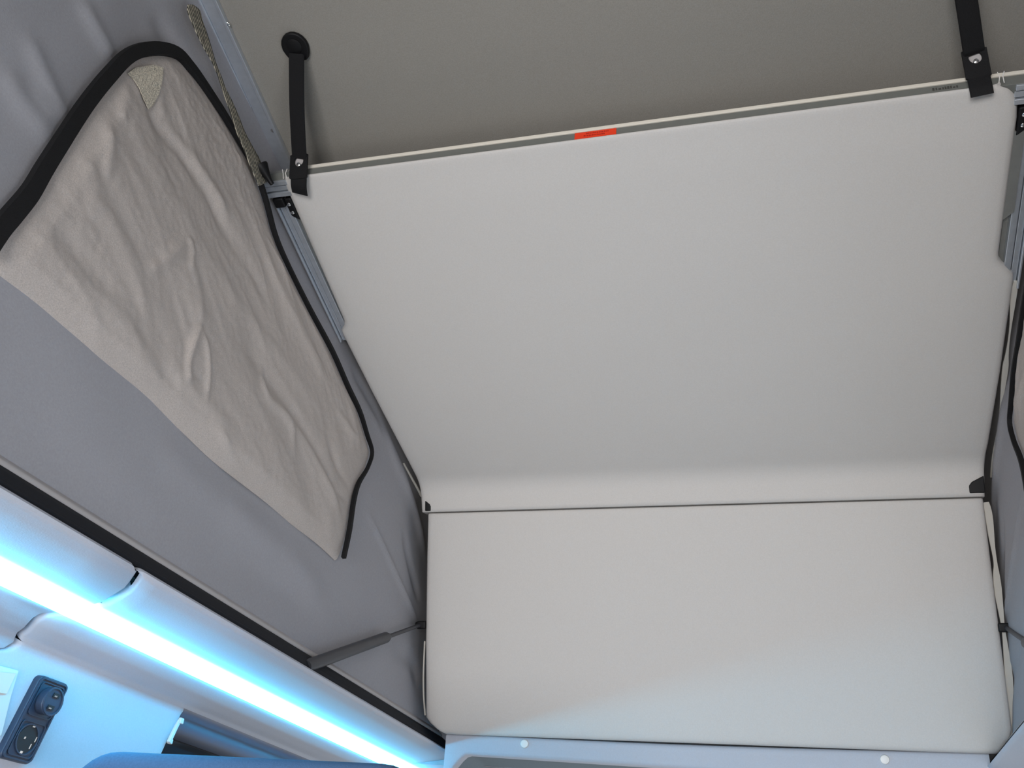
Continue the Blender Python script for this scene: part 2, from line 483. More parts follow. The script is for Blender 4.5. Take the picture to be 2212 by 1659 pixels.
# light patch near the flap's apex, open-weave
def flap_x(y, z):
    return wall_x(z) + 0.04
pp = [(275, 158), (292, 146), (330, 140), (352, 146), (350, 175), (342, 205), (330, 228), (320, 236), (310, 215), (300, 190), (288, 172)]
def flap_surface(px, py, lift):
    p = whit(px, py, 0.03)
    for _ in range(3):
        i = min(range(NR), key=lambda k: abs(flap_rows[k][0].z - p.z))
        j = min(range(NC), key=lambda k: abs(flap_rows[i][k].y - p.y))
        h = flap_rows[i][j].x - wall_x(p.z)
        p = whit(px, py, h + lift)
    return p
# ---- insect-mesh vent strip between the flap and the roof
ml = [(405, 10), (404, 25), (412, 45), (425, 75), (440, 105), (455, 130), (468, 160), (478, 190), (490, 225), (502, 260), (512, 290), (525, 320), (538, 355), (558, 402)]
mr_ = [(415, 10), (430, 22), (436, 45), (446, 72), (456, 105), (466, 138), (477, 165), (486, 190), (500, 218), (514, 250), (528, 285), (545, 318), (562, 350), (572, 396)]
rows = []
for a, b_ in zip(smooth_poly([whit(*p, 0.022) for p in ml], 3), smooth_poly([whit(*p, 0.022) for p in mr_], 3)):
    rows.append([a.lerp(b_, k / 6) for k in range(7)])
mv = grid('mesh_vent', rows, 'mesh', wl)
md = mv.modifiers.new('solid', 'SOLIDIFY'); md.thickness = 0.0015
mv['label'] = 'beige insect mesh strip in the canvas'

# ---- headliner below the left rail: cross-section swept along the van
prof = [(-0.835, 1.630), (-0.815, 1.628), (-0.806, 1.6255), (-0.8025, 1.6215), (-0.806, 1.617), (-0.83, 1.612), (-0.87, 1.6065), (-0.900, 1.6022), (-0.9135, 1.5995),
        (-0.944, 1.5795), (-0.955, 1.5735), (-0.972, 1.564), (-0.990, 1.557), (-1.006, 1.553), (-1.013, 1.548)]
wallp = [(-1.013, 1.548), (-1.018, 1.538), (-1.021, 1.52), (-1.024, 1.48), (-1.028, 1.42), (-1.034, 1.34), (-1.044, 1.20), (-1.06, 1.0), (-1.07, 0.75), (-1.07, 0.45)]
def ang(x, z):
    return math.degrees(math.atan2(z - 1.25, -x))
seam_px = [(292, 1200), (288, 1222), (283, 1262), (272, 1275), (225, 1305), (165, 1328), (120, 1325), (90, 1328), (70, 1340), (55, 1358), (35, 1388), (15, 1401), (-10, 1402), (-40, 1402), (-120, 1402)]
full = prof + wallp[1:]
def dens(p, n=4):
    out = []
    for a, b_ in zip(p, p[1:]):
        for k in range(n): out.append((a[0] + (b_[0] - a[0]) * k / n, a[1] + (b_[1] - a[1]) * k / n))
    out.append(p[-1]); return out
def on_profile(px, py):
    d = ray(px, py); a = math.degrees(math.atan2(d.z, -d.x))
    tab = sorted((ang(x, z), x, z) for x, z in full)
    x = interp([(t[0], t[1]) for t in tab], a)
    k = x / d.x
    return CAM + d * k
seam_tab = sorted((ang(p.x, p.z), p.y) for p in (on_profile(*q) for q in seam_px))
def seam_y(x, z):
    return interp(seam_tab, ang(x, z))
def trim_sheet(name, pr, y0f, y1f, bev0=0, bev1=0, ny=24):
    """sheet along Y between two end curves; a rolled edge at the ends"""
    d = dens(pr); rows = []
    n = len(d)
    for i, (x, z) in enumerate(d):
        a = d[max(i - 1, 0)]; b_ = d[min(i + 1, n - 1)]
        t = Vector((b_[0] - a[0], 0, b_[1] - a[1])).normalized()
        inn = Vector((-t.z, 0, t.x))              # normal of the profile
        p0, p1 = y0f(x, z), y1f(x, z)
        r = []
        lim = 0.0035 if x > -0.845 else 0.018
        def add(y, dep): r.append(Vector((x, y, z)) - inn * min(dep, lim))
        if bev0:
            add(p0, 0.018); add(p0, 0.008); add(p0 + 0.002, 0.0045); add(p0 + 0.006, 0.0012); add(p0 + 0.010, 0)
        else:
            add(p0, 0)
        for k in range(1, ny): add(p0 + (p1 - p0) * k / ny, 0)
        if bev1:
            add(p1 - 0.005, 0); add(p1 - 0.0015, 0.0018); add(p1, 0.005); add(p1, 0.018)
        else:
            add(p1, 0)
        rows.append(r)
    return soft(grid(name, rows, 'headliner'), 60)
t1 = trim_sheet('trim_1', prof, lambda x, z: seam_y(x, z) + 0.004, lambda x, z: 2.75, bev0=1, ny=40)
struct(t1, 'pale grey headliner along the left side, under the black rail', 'headliner')
t2 = trim_sheet('trim_2', full, lambda x, z: -1.2, lambda x, z: seam_y(x, z) - (0.003 if ang(x, z) > 21 else 0.0005), bev1=1)
struct(t2, 'pale grey headliner section left of the curved seam', 'headliner')
edge_px = [(412, 1515), (403, 1527), (398, 1538), (388, 1555), (380, 1572), (370, 1590), (360, 1608), (350, 1632), (330, 1665)]
edge_tab = sorted((ang(p.x, p.z), p.y) for p in (on_profile(*q) for q in edge_px))
t3 = trim_sheet('trim_3', wallp, lambda x, z: seam_y(x, z) + 0.004, lambda x, z: interp(edge_tab, ang(x, z)), bev0=1, bev1=1)
struct(t3, 'pale side wall panel with the sockets below the light strip', 'wall panel')
# dark backing behind the seam
bk = grid('seam_backing', [[Vector((x - 0.012, y, z + 0.012)) for y in (0.75, 1.4)] for x, z in dens(full, 2)], 'dark_rubber', t2)
# two clip tabs on the panel's free edge
for q, s in (((386, 1556), 0.016), ((362, 1600), 0.014)):
    c = on_profile(*q)
    o = obox('clip_tab', c + Vector((0.002, 0.004, 0)), (0, 1, 0), (0, 0, 1), (1, 0, 0), 0.010, s * 0.6, 0.006, 'plastic', t3)
    bevel(o, 0.0015)
o = obox('clip_bar', on_profile(374, 1580) + Vector((0.002, -0.001, 0)), (0, 0.94, -0.35), (0, 0.35, 0.94), (1, 0, 0), 0.007, 0.042, 0.006, 'plastic', t3); bevel(o, 0.0015)

# right headliner, mirrored, in one piece
rows = [[Vector((2 * MID - x, y, z)) for y in [-1.2 + 3.95 * k / 34 for k in range(35)]] for x, z in dens(full)]
t4 = struct(soft(grid('trim_4', rows, 'headliner'), 60), 'pale grey headliner at the bottom right corner', 'headliner')

# dark rubber seal in the roof gap and the pale clamp rail that holds the canvas
def sweep(name, pr, y0, y1, m, side=-1, parent=None):
    pts = [Vector((x if side < 0 else 2 * MID - x, y0, z)) for x, z in pr]
    return prism(name, pts, (0, y1 - y0, 0), m, parent)
seal_p = [(-0.842, 1.6625), (-0.828, 1.652), (-0.818, 1.638), (-0.814, 1.629), (-0.83, 1.622), (-0.86, 1.622), (-0.86, 1.657)]
clamp_p = [(-0.862, 1.681), (-0.853, 1.679), (-0.842, 1.669), (-0.841, 1.6625), (-0.86, 1.660), (-0.868, 1.672)]
for side, k in ((-1, 'left'), (1, 'right')):
    s_ = sweep('trim_5' if side < 0 else 'trim_6', seal_p, -1.2, 2.75, 'dark_rubber', side)
    struct(s_, 'black rubber seal along the %s edge of the roof opening' % k, 'seal')
    c_ = sweep('trim_7' if side < 0 else 'trim_8', clamp_p, -1.2, 2.33, 'clamp', side)
    bevel(c_, 0.002)
    struct(c_, 'thin pale clamp strip at the foot of the %s canvas' % k, 'trim')

# front crossbeam lining under the lower bed board
rows, rows2 = [], []
nx_ = 120
for k in range(nx_ + 1):
    x = -0.782 + 1.128 * k / nx_
    e = min(1, (x + 0.782) / 0.055, (0.346 - x) / 0.03); e = e * e * (3 - 2 * e)
    zt = 1.650 - 0.006 * math.sin((x + 0.8) * 2.7)
    zb = 1.6035 - 0.020 * (x + 0.68) - (1 - e) * 0.05
    r = [Vector((x, 2.235, zt + 0.002)), Vector((x, 2.205, zt)), Vector((x, 2.196, zt - 0.003)), Vector((x, 2.192, zt - 0.009))]
    r += [Vector((x, 2.192 + 0.001 * q, zt - 0.009 + (zb + 0.008 - zt + 0.009) * q / 6)) for q in range(1, 7)]
    r += [Vector((x, 2.200, zb + 0.003)), Vector((x, 2.206, zb + 0.0008)), Vector((x, 2.222, zb))]
    rows.append(r)
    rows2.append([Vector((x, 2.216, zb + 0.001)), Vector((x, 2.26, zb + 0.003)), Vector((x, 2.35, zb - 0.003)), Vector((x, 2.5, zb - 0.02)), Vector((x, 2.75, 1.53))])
fr = struct(grid('trim_9', rows, 'headliner'), 'grey lining of the front crossbeam below the lower board', 'headliner')
for q in ((1133, 1606), (1911, 1640)):
    c = hit(*q, (0, 2.192, 0), Vector((0, 1, 0)))
    o = lathe('snap_button', c + Vector((0, 0.004, 0)), (0, -1, -0.15), [(0, 0.0092), (0.005, 0.0092), (0.0066, 0.0082), (0.0072, 0.005)], 'snap', fr)
    o['label'] = 'round white snap button'

struct(grid('trim_10', rows2, 'shaded_lining'), 'cab lining rolling away under the crossbeam, shade put into its slate grey', 'headliner')  # shade under the crossbeam is put into this piece's darker colour

# van body behind and below: floor, side walls; the unseen rear is left open to let light in
struct(obox('floor', (MID, 0.3, -0.02), (1, 0, 0), (0, 1, 0), (0, 0, 1), 1.75, 4.6, 0.04, 'floor'))
for side in (-1, 1):
    x0 = -1.085 if side < 0 else 2 * MID + 1.085
    nm = 'wall_4' if side < 0 else 'wall_5'
    struct(obox(nm, (x0, 0.3, 0.42), (1, 0, 0), (0, 1, 0), (0, 0, 1), 0.03, 4.6, 0.9, 'body'))

# side window and blind beyond the socket panel
w1 = struct(obox('window_1', (-1.066, 2.08, 1.22), (1, 0, 0), (0, 1, 0), (0, 0, 1), 0.006, 1.34, 0.62, 'glass'))
w1f = obox('window_frame', (-1.066, 2.08, 0.905), (1, 0, 0), (0, 1, 0), (0, 0, 1), 0.02, 1.34, 0.03, 'dark_rubber', w1)
w1f.parent = None; adopt(w1, w1f)
cas = [(-1.062, 1.566), (-1.048, 1.560), (-1.038, 1.548), (-1.033, 1.534), (-1.033, 1.520), (-1.042, 1.511), (-1.062, 1.508)]
bl = soft(sweep('blind_cassette', cas, 1.465, 2.75, 'blind'), 50)
tag(bl, 'dark blue-grey blind cassette above the side window behind the socket panel', 'blind')

# ================================================================== LED STRIP
e0 = empty('led_strip_light', (-0.93, 1.0, 1.59), 'glowing blue-white light strip running along the left headliner', 'light strip')
arc = []
pa, pb = Vector((-0.9125, 0, 1.5998)), Vector((-0.9445, 0, 1.5788))
nn = Vector((0.55, 0, -0.835))
for k in range(9):
    t = 0.06 + 0.88 * k / 8
    arc.append(pa.lerp(pb, t) + nn * (0.0068 * math.sin(math.pi * t) ** 0.6))
arc_w = [Vector((v.x, 0, v.z)) for v in arc]
d1 = soft(prism('diffuser', [(v.x, -1.1, v.z) for v in arc_w] + [(-0.9300, -1.1, 1.596)], (0, 3.80, 0), 'led'), 50)
h1 = prism('housing', [(-0.912, -1.1, 1.604), (-0.949, -1.1, 1.581), (-0.949, -1.1, 1.612)], (0, 3.80, 0), 'plastic')
adopt(e0, d1, h1)
# ================================================================== BED BOARDS
def cushion(name, path, XL, XR, m, depth=0.03, nx=60, puff=0.0, edge_r=0.012):
    """path: list of (point YZ, outward normal YZ, s); edges roll back by depth"""
    rows = []
    for p, nrm, s in path:
        a, b_ = XL(s), XR(s)
        cols = [(a + 0.004, -depth), (a, -edge_r * 1.2), (a + edge_r * 0.12, -edge_r * 0.55), (a + edge_r * 0.45, -edge_r * 0.16), (a + edge_r * 1.1, 0)]
        inner = [(a + edge_r * 1.1 + (b_ - a - 2.2 * edge_r) * k / nx, 0) for k in range(1, nx)]
        cols2 = [(b_ - (c - a), h) for c, h in reversed(cols)]
        r = []
        for x, h in cols + inner + cols2:
            w = 0
            if h == 0 and puff:
                u = (x - a) / (b_ - a)
                w = (puff * math.sin(math.pi * u) ** 0.5 + 0.0012 * noise.noise((x * 5, s * 5, 2.0))) * max(0, min(1, (s - 0.02) / 0.06))
            r.append(Vector((x, p[0], p[1])) + Vector((0, nrm[0], nrm[1])) * (h + w))
        rows.append(r)
    return grid(name, rows, m)

# --- upper board
eb = empty('bed_board', (MID, 1.58, 2.28), 'large pale grey upholstered upper bed board sloping up under the ceiling', 'bed board')
path = []
def addp(v, n, s): path.append(((v.y, v.z), (n.y, n.z), s))
for h, ss in ((-0.0068, 0.016), (-0.0065, 0.004), (-0.0058, 0.0012), (-0.0035, 0.0), (-0.0015, 0.001), (-0.0004, 0.004)):
    addp(bp(0, ss, h), (BH - BD * (0.9 if h < -0.003 else 0.4)).normalized() * 0.0 + BH, ss)
ns = 64
send = BLEN - 0.035
for k in range(ns + 1):
    s = 0.010 + (send - 0.010) * k / ns
    addp(bp(0, s), BH, s)
# rounded far end turning down into the seam
FB = Vector((0, 2.003, 2.110))
p0 = bp(0, send); p1 = bp(0, BLEN); 
sd = (FB - Vector((0, p1.y, p1.z))).normalized()
p2 = Vector((0, p1.y, p1.z)) + sd * 0.028
SN = Vector((0, sd.z, -sd.y)); SN = SN if SN.y < 0 else -SN
for k in range(1, 11):
    t = k / 10
    v = p0 * (1 - t) ** 2 + p1 * (2 * t * (1 - t)) + p2 * t * t; v.x = 0
    addp(v, BH.lerp(SN, t).normalized(), send + 0.06 * t)
for k in range(1, 5):
    v = p2.lerp(FB, k / 4)
    addp(v, SN, send + 0.06 + 0.03 * k / 4)
addp(FB + Vector((0, 0.006, 0.001)), SN, send + 0.095)
addp(FB + Vector((0, 0.030, 0.006)), SN, send + 0.1)
def ub_l(s):
    return interp([(0, -0.832), (0.006, -0.838), (0.33, -0.845), (0.349, -0.8455), (0.368, -0.862), (0.375, -0.862), (0.55, -0.857), (0.83, -0.846), (0.96, -0.836)], s)
def ub_r(s):
    return interp([(0, 0.335), (0.012, 0.352), (0.03, 0.362), (0.06, 0.365), (0.32, 0.364), (0.334, 0.366), (0.366, 0.391), (0.375, 0.393), (0.6, 0.3935), (0.80, 0.391), (0.88, 0.387), (0.96, 0.380)], s)
cover = cushion('fabric_cover', path, ub_l, ub_r, 'board', depth=0.028, nx=60, puff=0.002)
adopt(eb, cover)
kids = []
# near cross profile: grey aluminium face with a pale upper lip
face = [(-0.0005, 0.0), (-0.0005, 0.004)]
def bar(name, yz, x0, x1, m):
    return prism(name, [Vector((x0, BN.y + y, BN.z + z)) for y, z in yz], (x1 - x0, 0, 0), m)
o = bar('front_profile', [(0.004, 0.0025), (0.004, 0.0205), (0.034, 0.022), (0.034, 0.0015)], -0.872, 0.43, 'bar_grey'); bevel(o, 0.0008); kids.append(o)
o = bar('pale_lip', [(0.002, 0.0205), (0.0015, 0.0270), (0.034, 0.029), (0.034, 0.0215)], -0.80, 0.43, 'lip'); bevel(o, 0.001); kids.append(o)
# exposed ends of the frame: bright extruded profile with grooves
for side in (-1, 1):
    mx_ = (lambda x: x) if side < 0 else (lambda x: -0.473 - x)
    for k, (s0, s1, hh) in enumerate(((0.004, 0.013, 0.004), (0.016, 0.026, 0.0), (0.028, 0.037, 0.003))):
        xa, xb = mx_(-0.888 + 0.004 * k), mx_(-0.829)
        pts = [bp(xa, s0, hh - 0.012), bp(xa, s1, hh - 0.012), bp(xb, s1, hh - 0.012), bp(xb, s0, hh - 0.012)]
        o = prism('end_rib', pts, BH * 0.008, 'alu'); bevel(o, 0.001); kids.append(o)
    xa, xb = mx_(-0.884), mx_(-0.826)
    o = prism('end_block', [bp(xa, 0.002, -0.014), bp(xa, 0.04, -0.014), bp(xb, 0.04, -0.014), bp(xb, 0.002, -0.014)], -BH * 0.02, 'alu_dull'); kids.append(o)
    # side rail, three ridges, running along the board
    for k, (xo, w, h, mm) in enumerate(((-0.874, 0.004, -0.006, 'alu'), (-0.866, 0.010, -0.012, 'alu'), (-0.8535, 0.011, -0.009, 'alu'), (-0.8425, 0.009, -0.015, 'alu_dull'))):
        a = mx_(xo - w / 2); b_ = mx_(xo + w / 2)
        pts = [bp(a, 0.045, h), bp(b_, 0.045, h), bp(b_, 0.40, h), bp(a, 0.40, h)]
        o = prism('side_rail_ridge', pts, -BH * 0.012, mm); bevel(o, 0.0012); kids.append(o)
    a, b_ = mx_(-0.876), mx_(-0.832)
    o = prism('side_rail', [bp(a, 0.04, -0.017), bp(b_, 0.04, -0.017), bp(b_, 0.40, -0.017), bp(a, 0.40, -0.017)], -BH * 0.018, 'alu_dull'); kids.append(o)
    # black end cap and slider
    a, b_ = mx_(-0.873), mx_(-0.852)
    o = prism('end_cap', [bp(a, 0.040, -0.016), bp(b_, 0.040, -0.016), bp(b_, 0.060, -0.016), bp(a, 0.060, -0.016)], BH * 0.016, 'black_plastic'); bevel(o, 0.003); kids.append(o)
    a, b_ = mx_(-0.852), mx_(-0.838)
    o = prism('slider', [bp(a, 0.044, -0.018), bp(b_, 0.044, -0.018), bp(b_ , 0.094, -0.018), bp(a, 0.082, -0.018)], BH * 0.014, 'black_plastic'); bevel(o, 0.003); kids.append(o)
    for s_ in (0.056, 0.074):
        o = lathe('rivet', bp(mx_(-0.846), s_, -0.006), BH, [(0, 0.0035), (0.003, 0.0035), (0.0042, 0.002)], 'steel', seg=12); kids.append(o)
    if side > 0:
        a, b_ = 0.362, 0.378
        o = prism('cover_plate', [bp(a, 0.085, -0.010), bp(b_, 0.085, -0.010), bp(b_, 0.235, -0.010), bp(a, 0.250, -0.010)], BH * 0.004, 'alu_dull'); kids.append(o)
    # black latch well in the rolled end
    q = (926, 1092) if side < 0 else (2108, 1047)
# latches at the rolled end
for q, sx, sz in (((925, 1093), 0.014, 0.024), ((2109, 1047), 0.030, 0.034)):
    c = hit(*q, FB, SN)
    ax = Vector((1, 0, 0)); az = sd * -1
    w, hgt = sx / 2, sz / 2
    sgn = 1 if q[0] > 1000 else -1
    pts = [c - ax * sgn * w * 0.95 - az * hgt, c + ax * sgn * w - az * hgt, c + ax * sgn * w + az * hgt * 1.05, c - ax * sgn * w * 0.55 + az * hgt * 0.35, c - ax * sgn * w * 0.95 - az * hgt * 0.1]
    o = prism('latch', [p - SN * 0.006 for p in pts], SN * 0.010, 'black_plastic'); bevel(o, 0.002); kids.append(o)
    o['label'] = 'small black plastic latch'
# red warning label with two lines of small print
c0 = hit(1240, 283, (0, BN.y - 0.003, 0), Vector((0, 1, 0))); c1 = hit(1330, 271, (0, BN.y - 0.003, 0), Vector((0, 1, 0)))
xa, xb = c0.x, c1.x
fy = lambda z: BN.y + 0.004
sk = prism('warning_sticker', [Vector((xa, fy(z) - 0.0003, BN.z + z)) if i < 2 else Vector((xb, fy(z) - 0.0003, BN.z + z)) for i, z in enumerate((0.0060, 0.0198, 0.0198, 0.0060))], (0, -0.0005, 0), 'red')
sk['label'] = 'bright red warning sticker'; kids.append(sk)
ink_v, ink_f = [], []
rng = random.Random(2)
for zz in (0.0098, 0.0145):
    x = xa + (xb - xa) * (0.22 if zz < 0.013 else 0.28)
    while x < xa + (xb - xa) * (0.72 if zz < 0.013 else 0.80):
        w = rng.uniform(0.0012, 0.0026); h = rng.uniform(0.0018, 0.0028)
        i = len(ink_v)
        for dx, dz in ((0, 0), (w, 0), (w, h), (0, h)):
            ink_v.append((x + dx, fy(zz + dz) - 0.0010, BN.z + zz + dz))
        ink_f.append((i, i + 1, i + 2, i + 3)); x += w + rng.uniform(0.0005, 0.0012)
pr_ = mesh_obj('sticker_print', ink_v, ink_f, 'red_ink'); 
# grey stamped print at the right of the profile
ink_v, ink_f = [], []
pxa = hit(2012, 171, (0, BN.y - 0.003, 0), Vector((0, 1, 0))).x; pxb = hit(2066, 163, (0, BN.y - 0.003, 0), Vector((0, 1, 0))).x
x = pxa
while x < pxb:
    w = rng.uniform(0.002, 0.004); h = rng.uniform(0.003, 0.0055); i = len(ink_v)
    for dx, dz in ((0, 0), (w, 0), (w, h), (0, h)):
        ink_v.append((x + dx, fy(0.011 + dz) - 0.0005, BN.z + 0.0105 + dz))
    ink_f.append((i, i + 1, i + 2, i + 3)); x += w + rng.uniform(0.0008, 0.002)
kids.append(mesh_obj('stamped_print', ink_v, ink_f, 'ink'))
# loose hem of the cover showing down the right side, with a wavy edge
hem = [(2194, 606), (2189, 640), (2183, 700), (2175, 765), (2171, 800), (2163, 865), (2156, 930), (2149, 985), (2142, 1030)]
hp = smooth_poly([bhit(*q, -0.012) for q in hem], 4)
kids.append(ribbon('loose_hem', hp, BH, 0.008, 0.002, 'board_edge', widths=[0.007 + 0.004 * math.sin(i * 0.5) for i in range(len(hp))]))
hem = [(872, 1000), (890, 1033), (903, 1056), (911, 1072)]
hp = smooth_poly([bhit(*q, -0.016) for q in hem], 4)
kids.append(ribbon('loose_hem', hp, BH, 0.006, 0.002, 'board_edge', widths=[0.004 + 0.003 * (i / len(hp)) for i in range(len(hp))]))
# white loose stitches at the two near corners
for q in ((614, 380), (2163, 172)):
    c = bhit(*q, 0.004)
    for dx in (-0.004, 0.005):
        kids.append(tube('loose_thread', [c + Vector((dx, -0.004, 0.012)), c + Vector((dx * 0.5, -0.002, 0.004)), c + Vector((dx * 0.8, 0.004, -0.003))], 0.0007, 'thread', seg=6))
adopt(eb, *kids)
pr_.parent = sk
pr_.matrix_parent_inverse = Matrix.Translation(-Vector(eb.location)) if False else sk.matrix_world.inverted()

# --- lower board
el = empty('bed_board', (MID, 2.08, 1.64), 'smaller pale grey upholstered lower bed board standing upright above the crossbeam', 'bed board')
path = []
addp(lp(0, 0.014, -0.03), LH, 0); addp(lp(0, 0.006, -0.012), LH, 0.0); addp(lp(0, 0.0015, -0.003), LH, 0.004); addp(lp(0, 0.005, 0.0), LH, 0.008)
for k in range(41):
    s = 0.014 + (LLEN - 0.026) * k / 40
    addp(lp(0, s), LH, s)
addp(lp(0, LLEN - 0.006, -0.002), LH, LLEN - 0.006); addp(lp(0, LLEN, -0.008), LH, LLEN); addp(lp(0, LLEN, -0.03), LH, LLEN)
def lb_l(s):
    return interp([(0, -0.824), (0.1, -0.826), (0.3, -0.828), (0.462, -0.826), (0.475, -0.815), (0.49, -0.795), (0.497, -0.783)], s)
def lb_r(s):
    return interp([(0, 0.380), (0.2, 0.384), (0.4, 0.389), (0.45, 0.390), (0.465, 0.386), (0.48, 0.376), (0.497, 0.362)], s)
cover = cushion('fabric_cover', path, lb_l, lb_r, 'board', depth=0.03, nx=50, puff=0.002)
hem = [(2130, 1085), (2136, 1115), (2143, 1170), (2150, 1215), (2152, 1240), (2157, 1285), (2164, 1335), (2170, 1380), (2177, 1440), (2182, 1500), (2186, 1560), (2186, 1600)]
hp = smooth_poly([lhit(*q, -0.014) for q in hem], 4)
k1 = ribbon('loose_hem', hp, LH, 0.01, 0.002, 'board_edge', widths=[0.011 + 0.004 * math.sin(i * 0.42) for i in range(len(hp))])
hem = [(918, 1385), (916, 1430), (915, 1470), (916, 1510), (919, 1545)]
hp = smooth_poly([lhit(*q, -0.012) for q in hem], 4)
k2 = ribbon('loose_hem', hp, LH, 0.0035, 0.002, 'board_edge')
core = prism('board_core', [lp(x, s, -0.02) for x, s in ((-0.818, 0.012), (0.374, 0.012), (0.378, 0.47), (0.35, 0.49), (-0.775, 0.49), (-0.818, 0.46))], -LH * 0.02, 'dark_rubber')
adopt(el, cover, k1, k2, core)

# ================================================================== CEILING RAIL (left and right)
for side in (-1, 1):
    a = rhit(452, 0); b_ = rhit(626, 375)
    d = (b_ - a).normalized(); s0 = a - d * 0.9; s1 = b_ + d * 0.06
    mir = (lambda p: p) if side < 0 else (lambda p: Vector((2 * MID - p.x, p.y, p.z)))
    lab = 'long aluminium rail screwed to the ceiling beside the left canvas' if side < 0 else 'aluminium rail on the ceiling at the far right edge'
    er = empty('ceiling_rail', mir((a + b_) / 2), lab, 'rail')
    sx = Vector((1, 0, 0)); kk = []
    for nm, x0, x1, h0, h1, mm in (('rail_body', -0.011, 0.011, 0.0, 0.006, 'alu'), ('rail_flange', 0.011, 0.017, 0.0, 0.010, 'alu'), ('rail_flange', -0.015, -0.011, 0.0, 0.009, 'alu')):
        pts = [s0 + sx * x0 + RH * h0, s0 + sx * x1 + RH * h0, s0 + sx * x1 + RH * h1, s0 + sx * x0 + RH * h1]
        o = prism(nm, [mir(p) for p in pts], mir(s1) - mir(s0), mm); bevel(o, 0.0012); kk.append(o)
    for q in ((492, 52), (590, 281)):
        c = rhit(*q, 0.006)
        o = lathe('screw', mir(c), RH, [(0, 0.0042), (0.002, 0.0042), (0.0036, 0.002)], 'steel', seg=12); kk.append(o)
    adopt(er, *kk)

# ================================================================== STRAPS
def strap(bracket_px, stud_px, end_px, w, label, tilt):
    b0 = rhit(*bracket_px)
    stud = hit(stud_px[0], stud_px[1], (0, BN.y - 0.012, 0), Vector((0, 1, 0)))
    end = bhit(*end_px, 0.012)
    root = empty('retaining_strap', b0, label, 'strap', 'black straps holding up the bed board')
    kk = []
    # teardrop anchor plate on the ceiling
    pts = []
    ux = Vector((1, 0, 0)); uy = Vector((0, math.cos(A13), -math.sin(A13)))
    for k in range(20):
        t = k / 20 * 2 * math.pi
        r = 0.024
        c_ = math.cos(t); s2_ = math.sin(t)
        yy = -c_ * r * 1.1; xx = (s2_ if c_ > 0 else math.copysign(abs(s2_) ** 0.55, s2_)) * r * (1.0 if c_ > 0 else 1.0 - 0.12 * (-c_))
        pts.append(b0 + ux * xx + uy * yy)
    o = prism('anchor_plate', pts, RH * 0.009, 'black_plastic'); bevel(o, 0.003); kk.append(o)
    o = lathe('anchor_boss', b0 + RH * 0.006 - uy * 0.003, RH, [(0, 0.014), (0.004, 0.0135), (0.006, 0.009)], 'black_plastic'); kk.append(o)
    # webbing from plate to the tab
    nrm = Vector((0, -0.93, -0.36)).normalized()
    t = Vector((tilt, 0.36, -0.93)).normalized(); sd_ = t.cross(nrm).normalized()
    hw = w * 0.56
    P = lambda a, b2, lift=0.0: stud + sd_ * a + t * b2 + nrm * (0.002 + lift)
    L0, L1 = -0.020, 0.026
    start = b0 + RH * 0.012 + uy * 0.010
    tp = P(0, -0.012, 0.001)
    mid = start.lerp(tp, 0.5) + nrm * 0.004
    kk.append(ribbon('webbing', smooth_poly([start, mid, tp], 8), nrm, w, 0.003, 'black'))
    outer, inner = [], []
    nseg = 28
    for k in range(nseg):
        a_ = 2 * math.pi * k / nseg
        cx_, cy_ = math.cos(a_), math.sin(a_)
        sc = 1 / max(abs(cx_) / hw, abs(cy_) / ((L1 - L0) / 2))
        outer.append((cx_ * sc, cy_ * sc + (L0 + L1) / 2))
        inner.append((cx_ * 0.0092, cy_ * 0.0095 - 0.0065))
    v = [P(a, b2) for a, b2 in outer] + [P(a, b2) for a, b2 in inner] + [P(a, b2, 0.004) for a, b2 in outer] + [P(a, b2, 0.004) for a, b2 in inner]
    f = []
    n = nseg
    for k in range(n):
        k2 = (k + 1) % n
        f += [(k, k2, n + k2, n + k), (2 * n + k, 2 * n + k2, 3 * n + k2, 3 * n + k), (k, k2, 2 * n + k2, 2 * n + k), (n + k, n + k2, 3 * n + k2, 3 * n + k)]
    kk.append(mesh_obj('keyhole_tab', v, f, 'black'))
    # tail hanging over the board
    a0 = P(0, 0.020, 0.0005)
    kk.append(ribbon('tail', smooth_poly([a0, a0.lerp(end, 0.5) + BH * 0.004, end], 6), (nrm + BH).normalized(), w * 1.02, 0.003, 'black'))
    s_ = lathe('stud', stud + nrm * -0.004, nrm, [(0, 0.0022), (0.008, 0.0022), (0.0085, 0.0040), (0.0105, 0.0038), (0.0115, 0.002)], 'steel', seg=14)
    # backing disc of bare metal seen through the keyhole
    g_ = lathe('stud_plate', stud - t * 0.005 - nrm * 0.0025, nrm, [(0, 0.0125), (0.002, 0.0125)], 'clamp', seg=20)
    kk += [s_, g_]
    adopt(root, *kk)
strap((640, 98), (648, 358), (648, 419), 0.030, 'black webbing strap at the left end, hooked over the board edge', -0.03)
strap((2062, -160), (2107, 136), (2122, 206), 0.031, 'black webbing strap at the right end, running out of the picture top', 0.07)

# ================================================================== rubber buffer at the left corner
c = hit(588, 398, (0, BN.y - 0.012, 0), Vector((0, 1, 0)))
top = hit(564, 360, (0, BN.y - 0.034, 0), Vector((0, 1, 0)))
ax = (top - c).normalized()
rb = lathe('rubber_buffer', c, ax, [(0, 0.004), (0.010, 0.0045), (0.018, 0.007), (0.028, 0.0105), (0.036, 0.0135), (0.039, 0.013), (0.039, 0.010), (0.033, 0.006)], 'black_plastic', seg=20)
tag(rb, 'small black rubber suction-cup buffer at the left corner of the upper board', 'buffer')

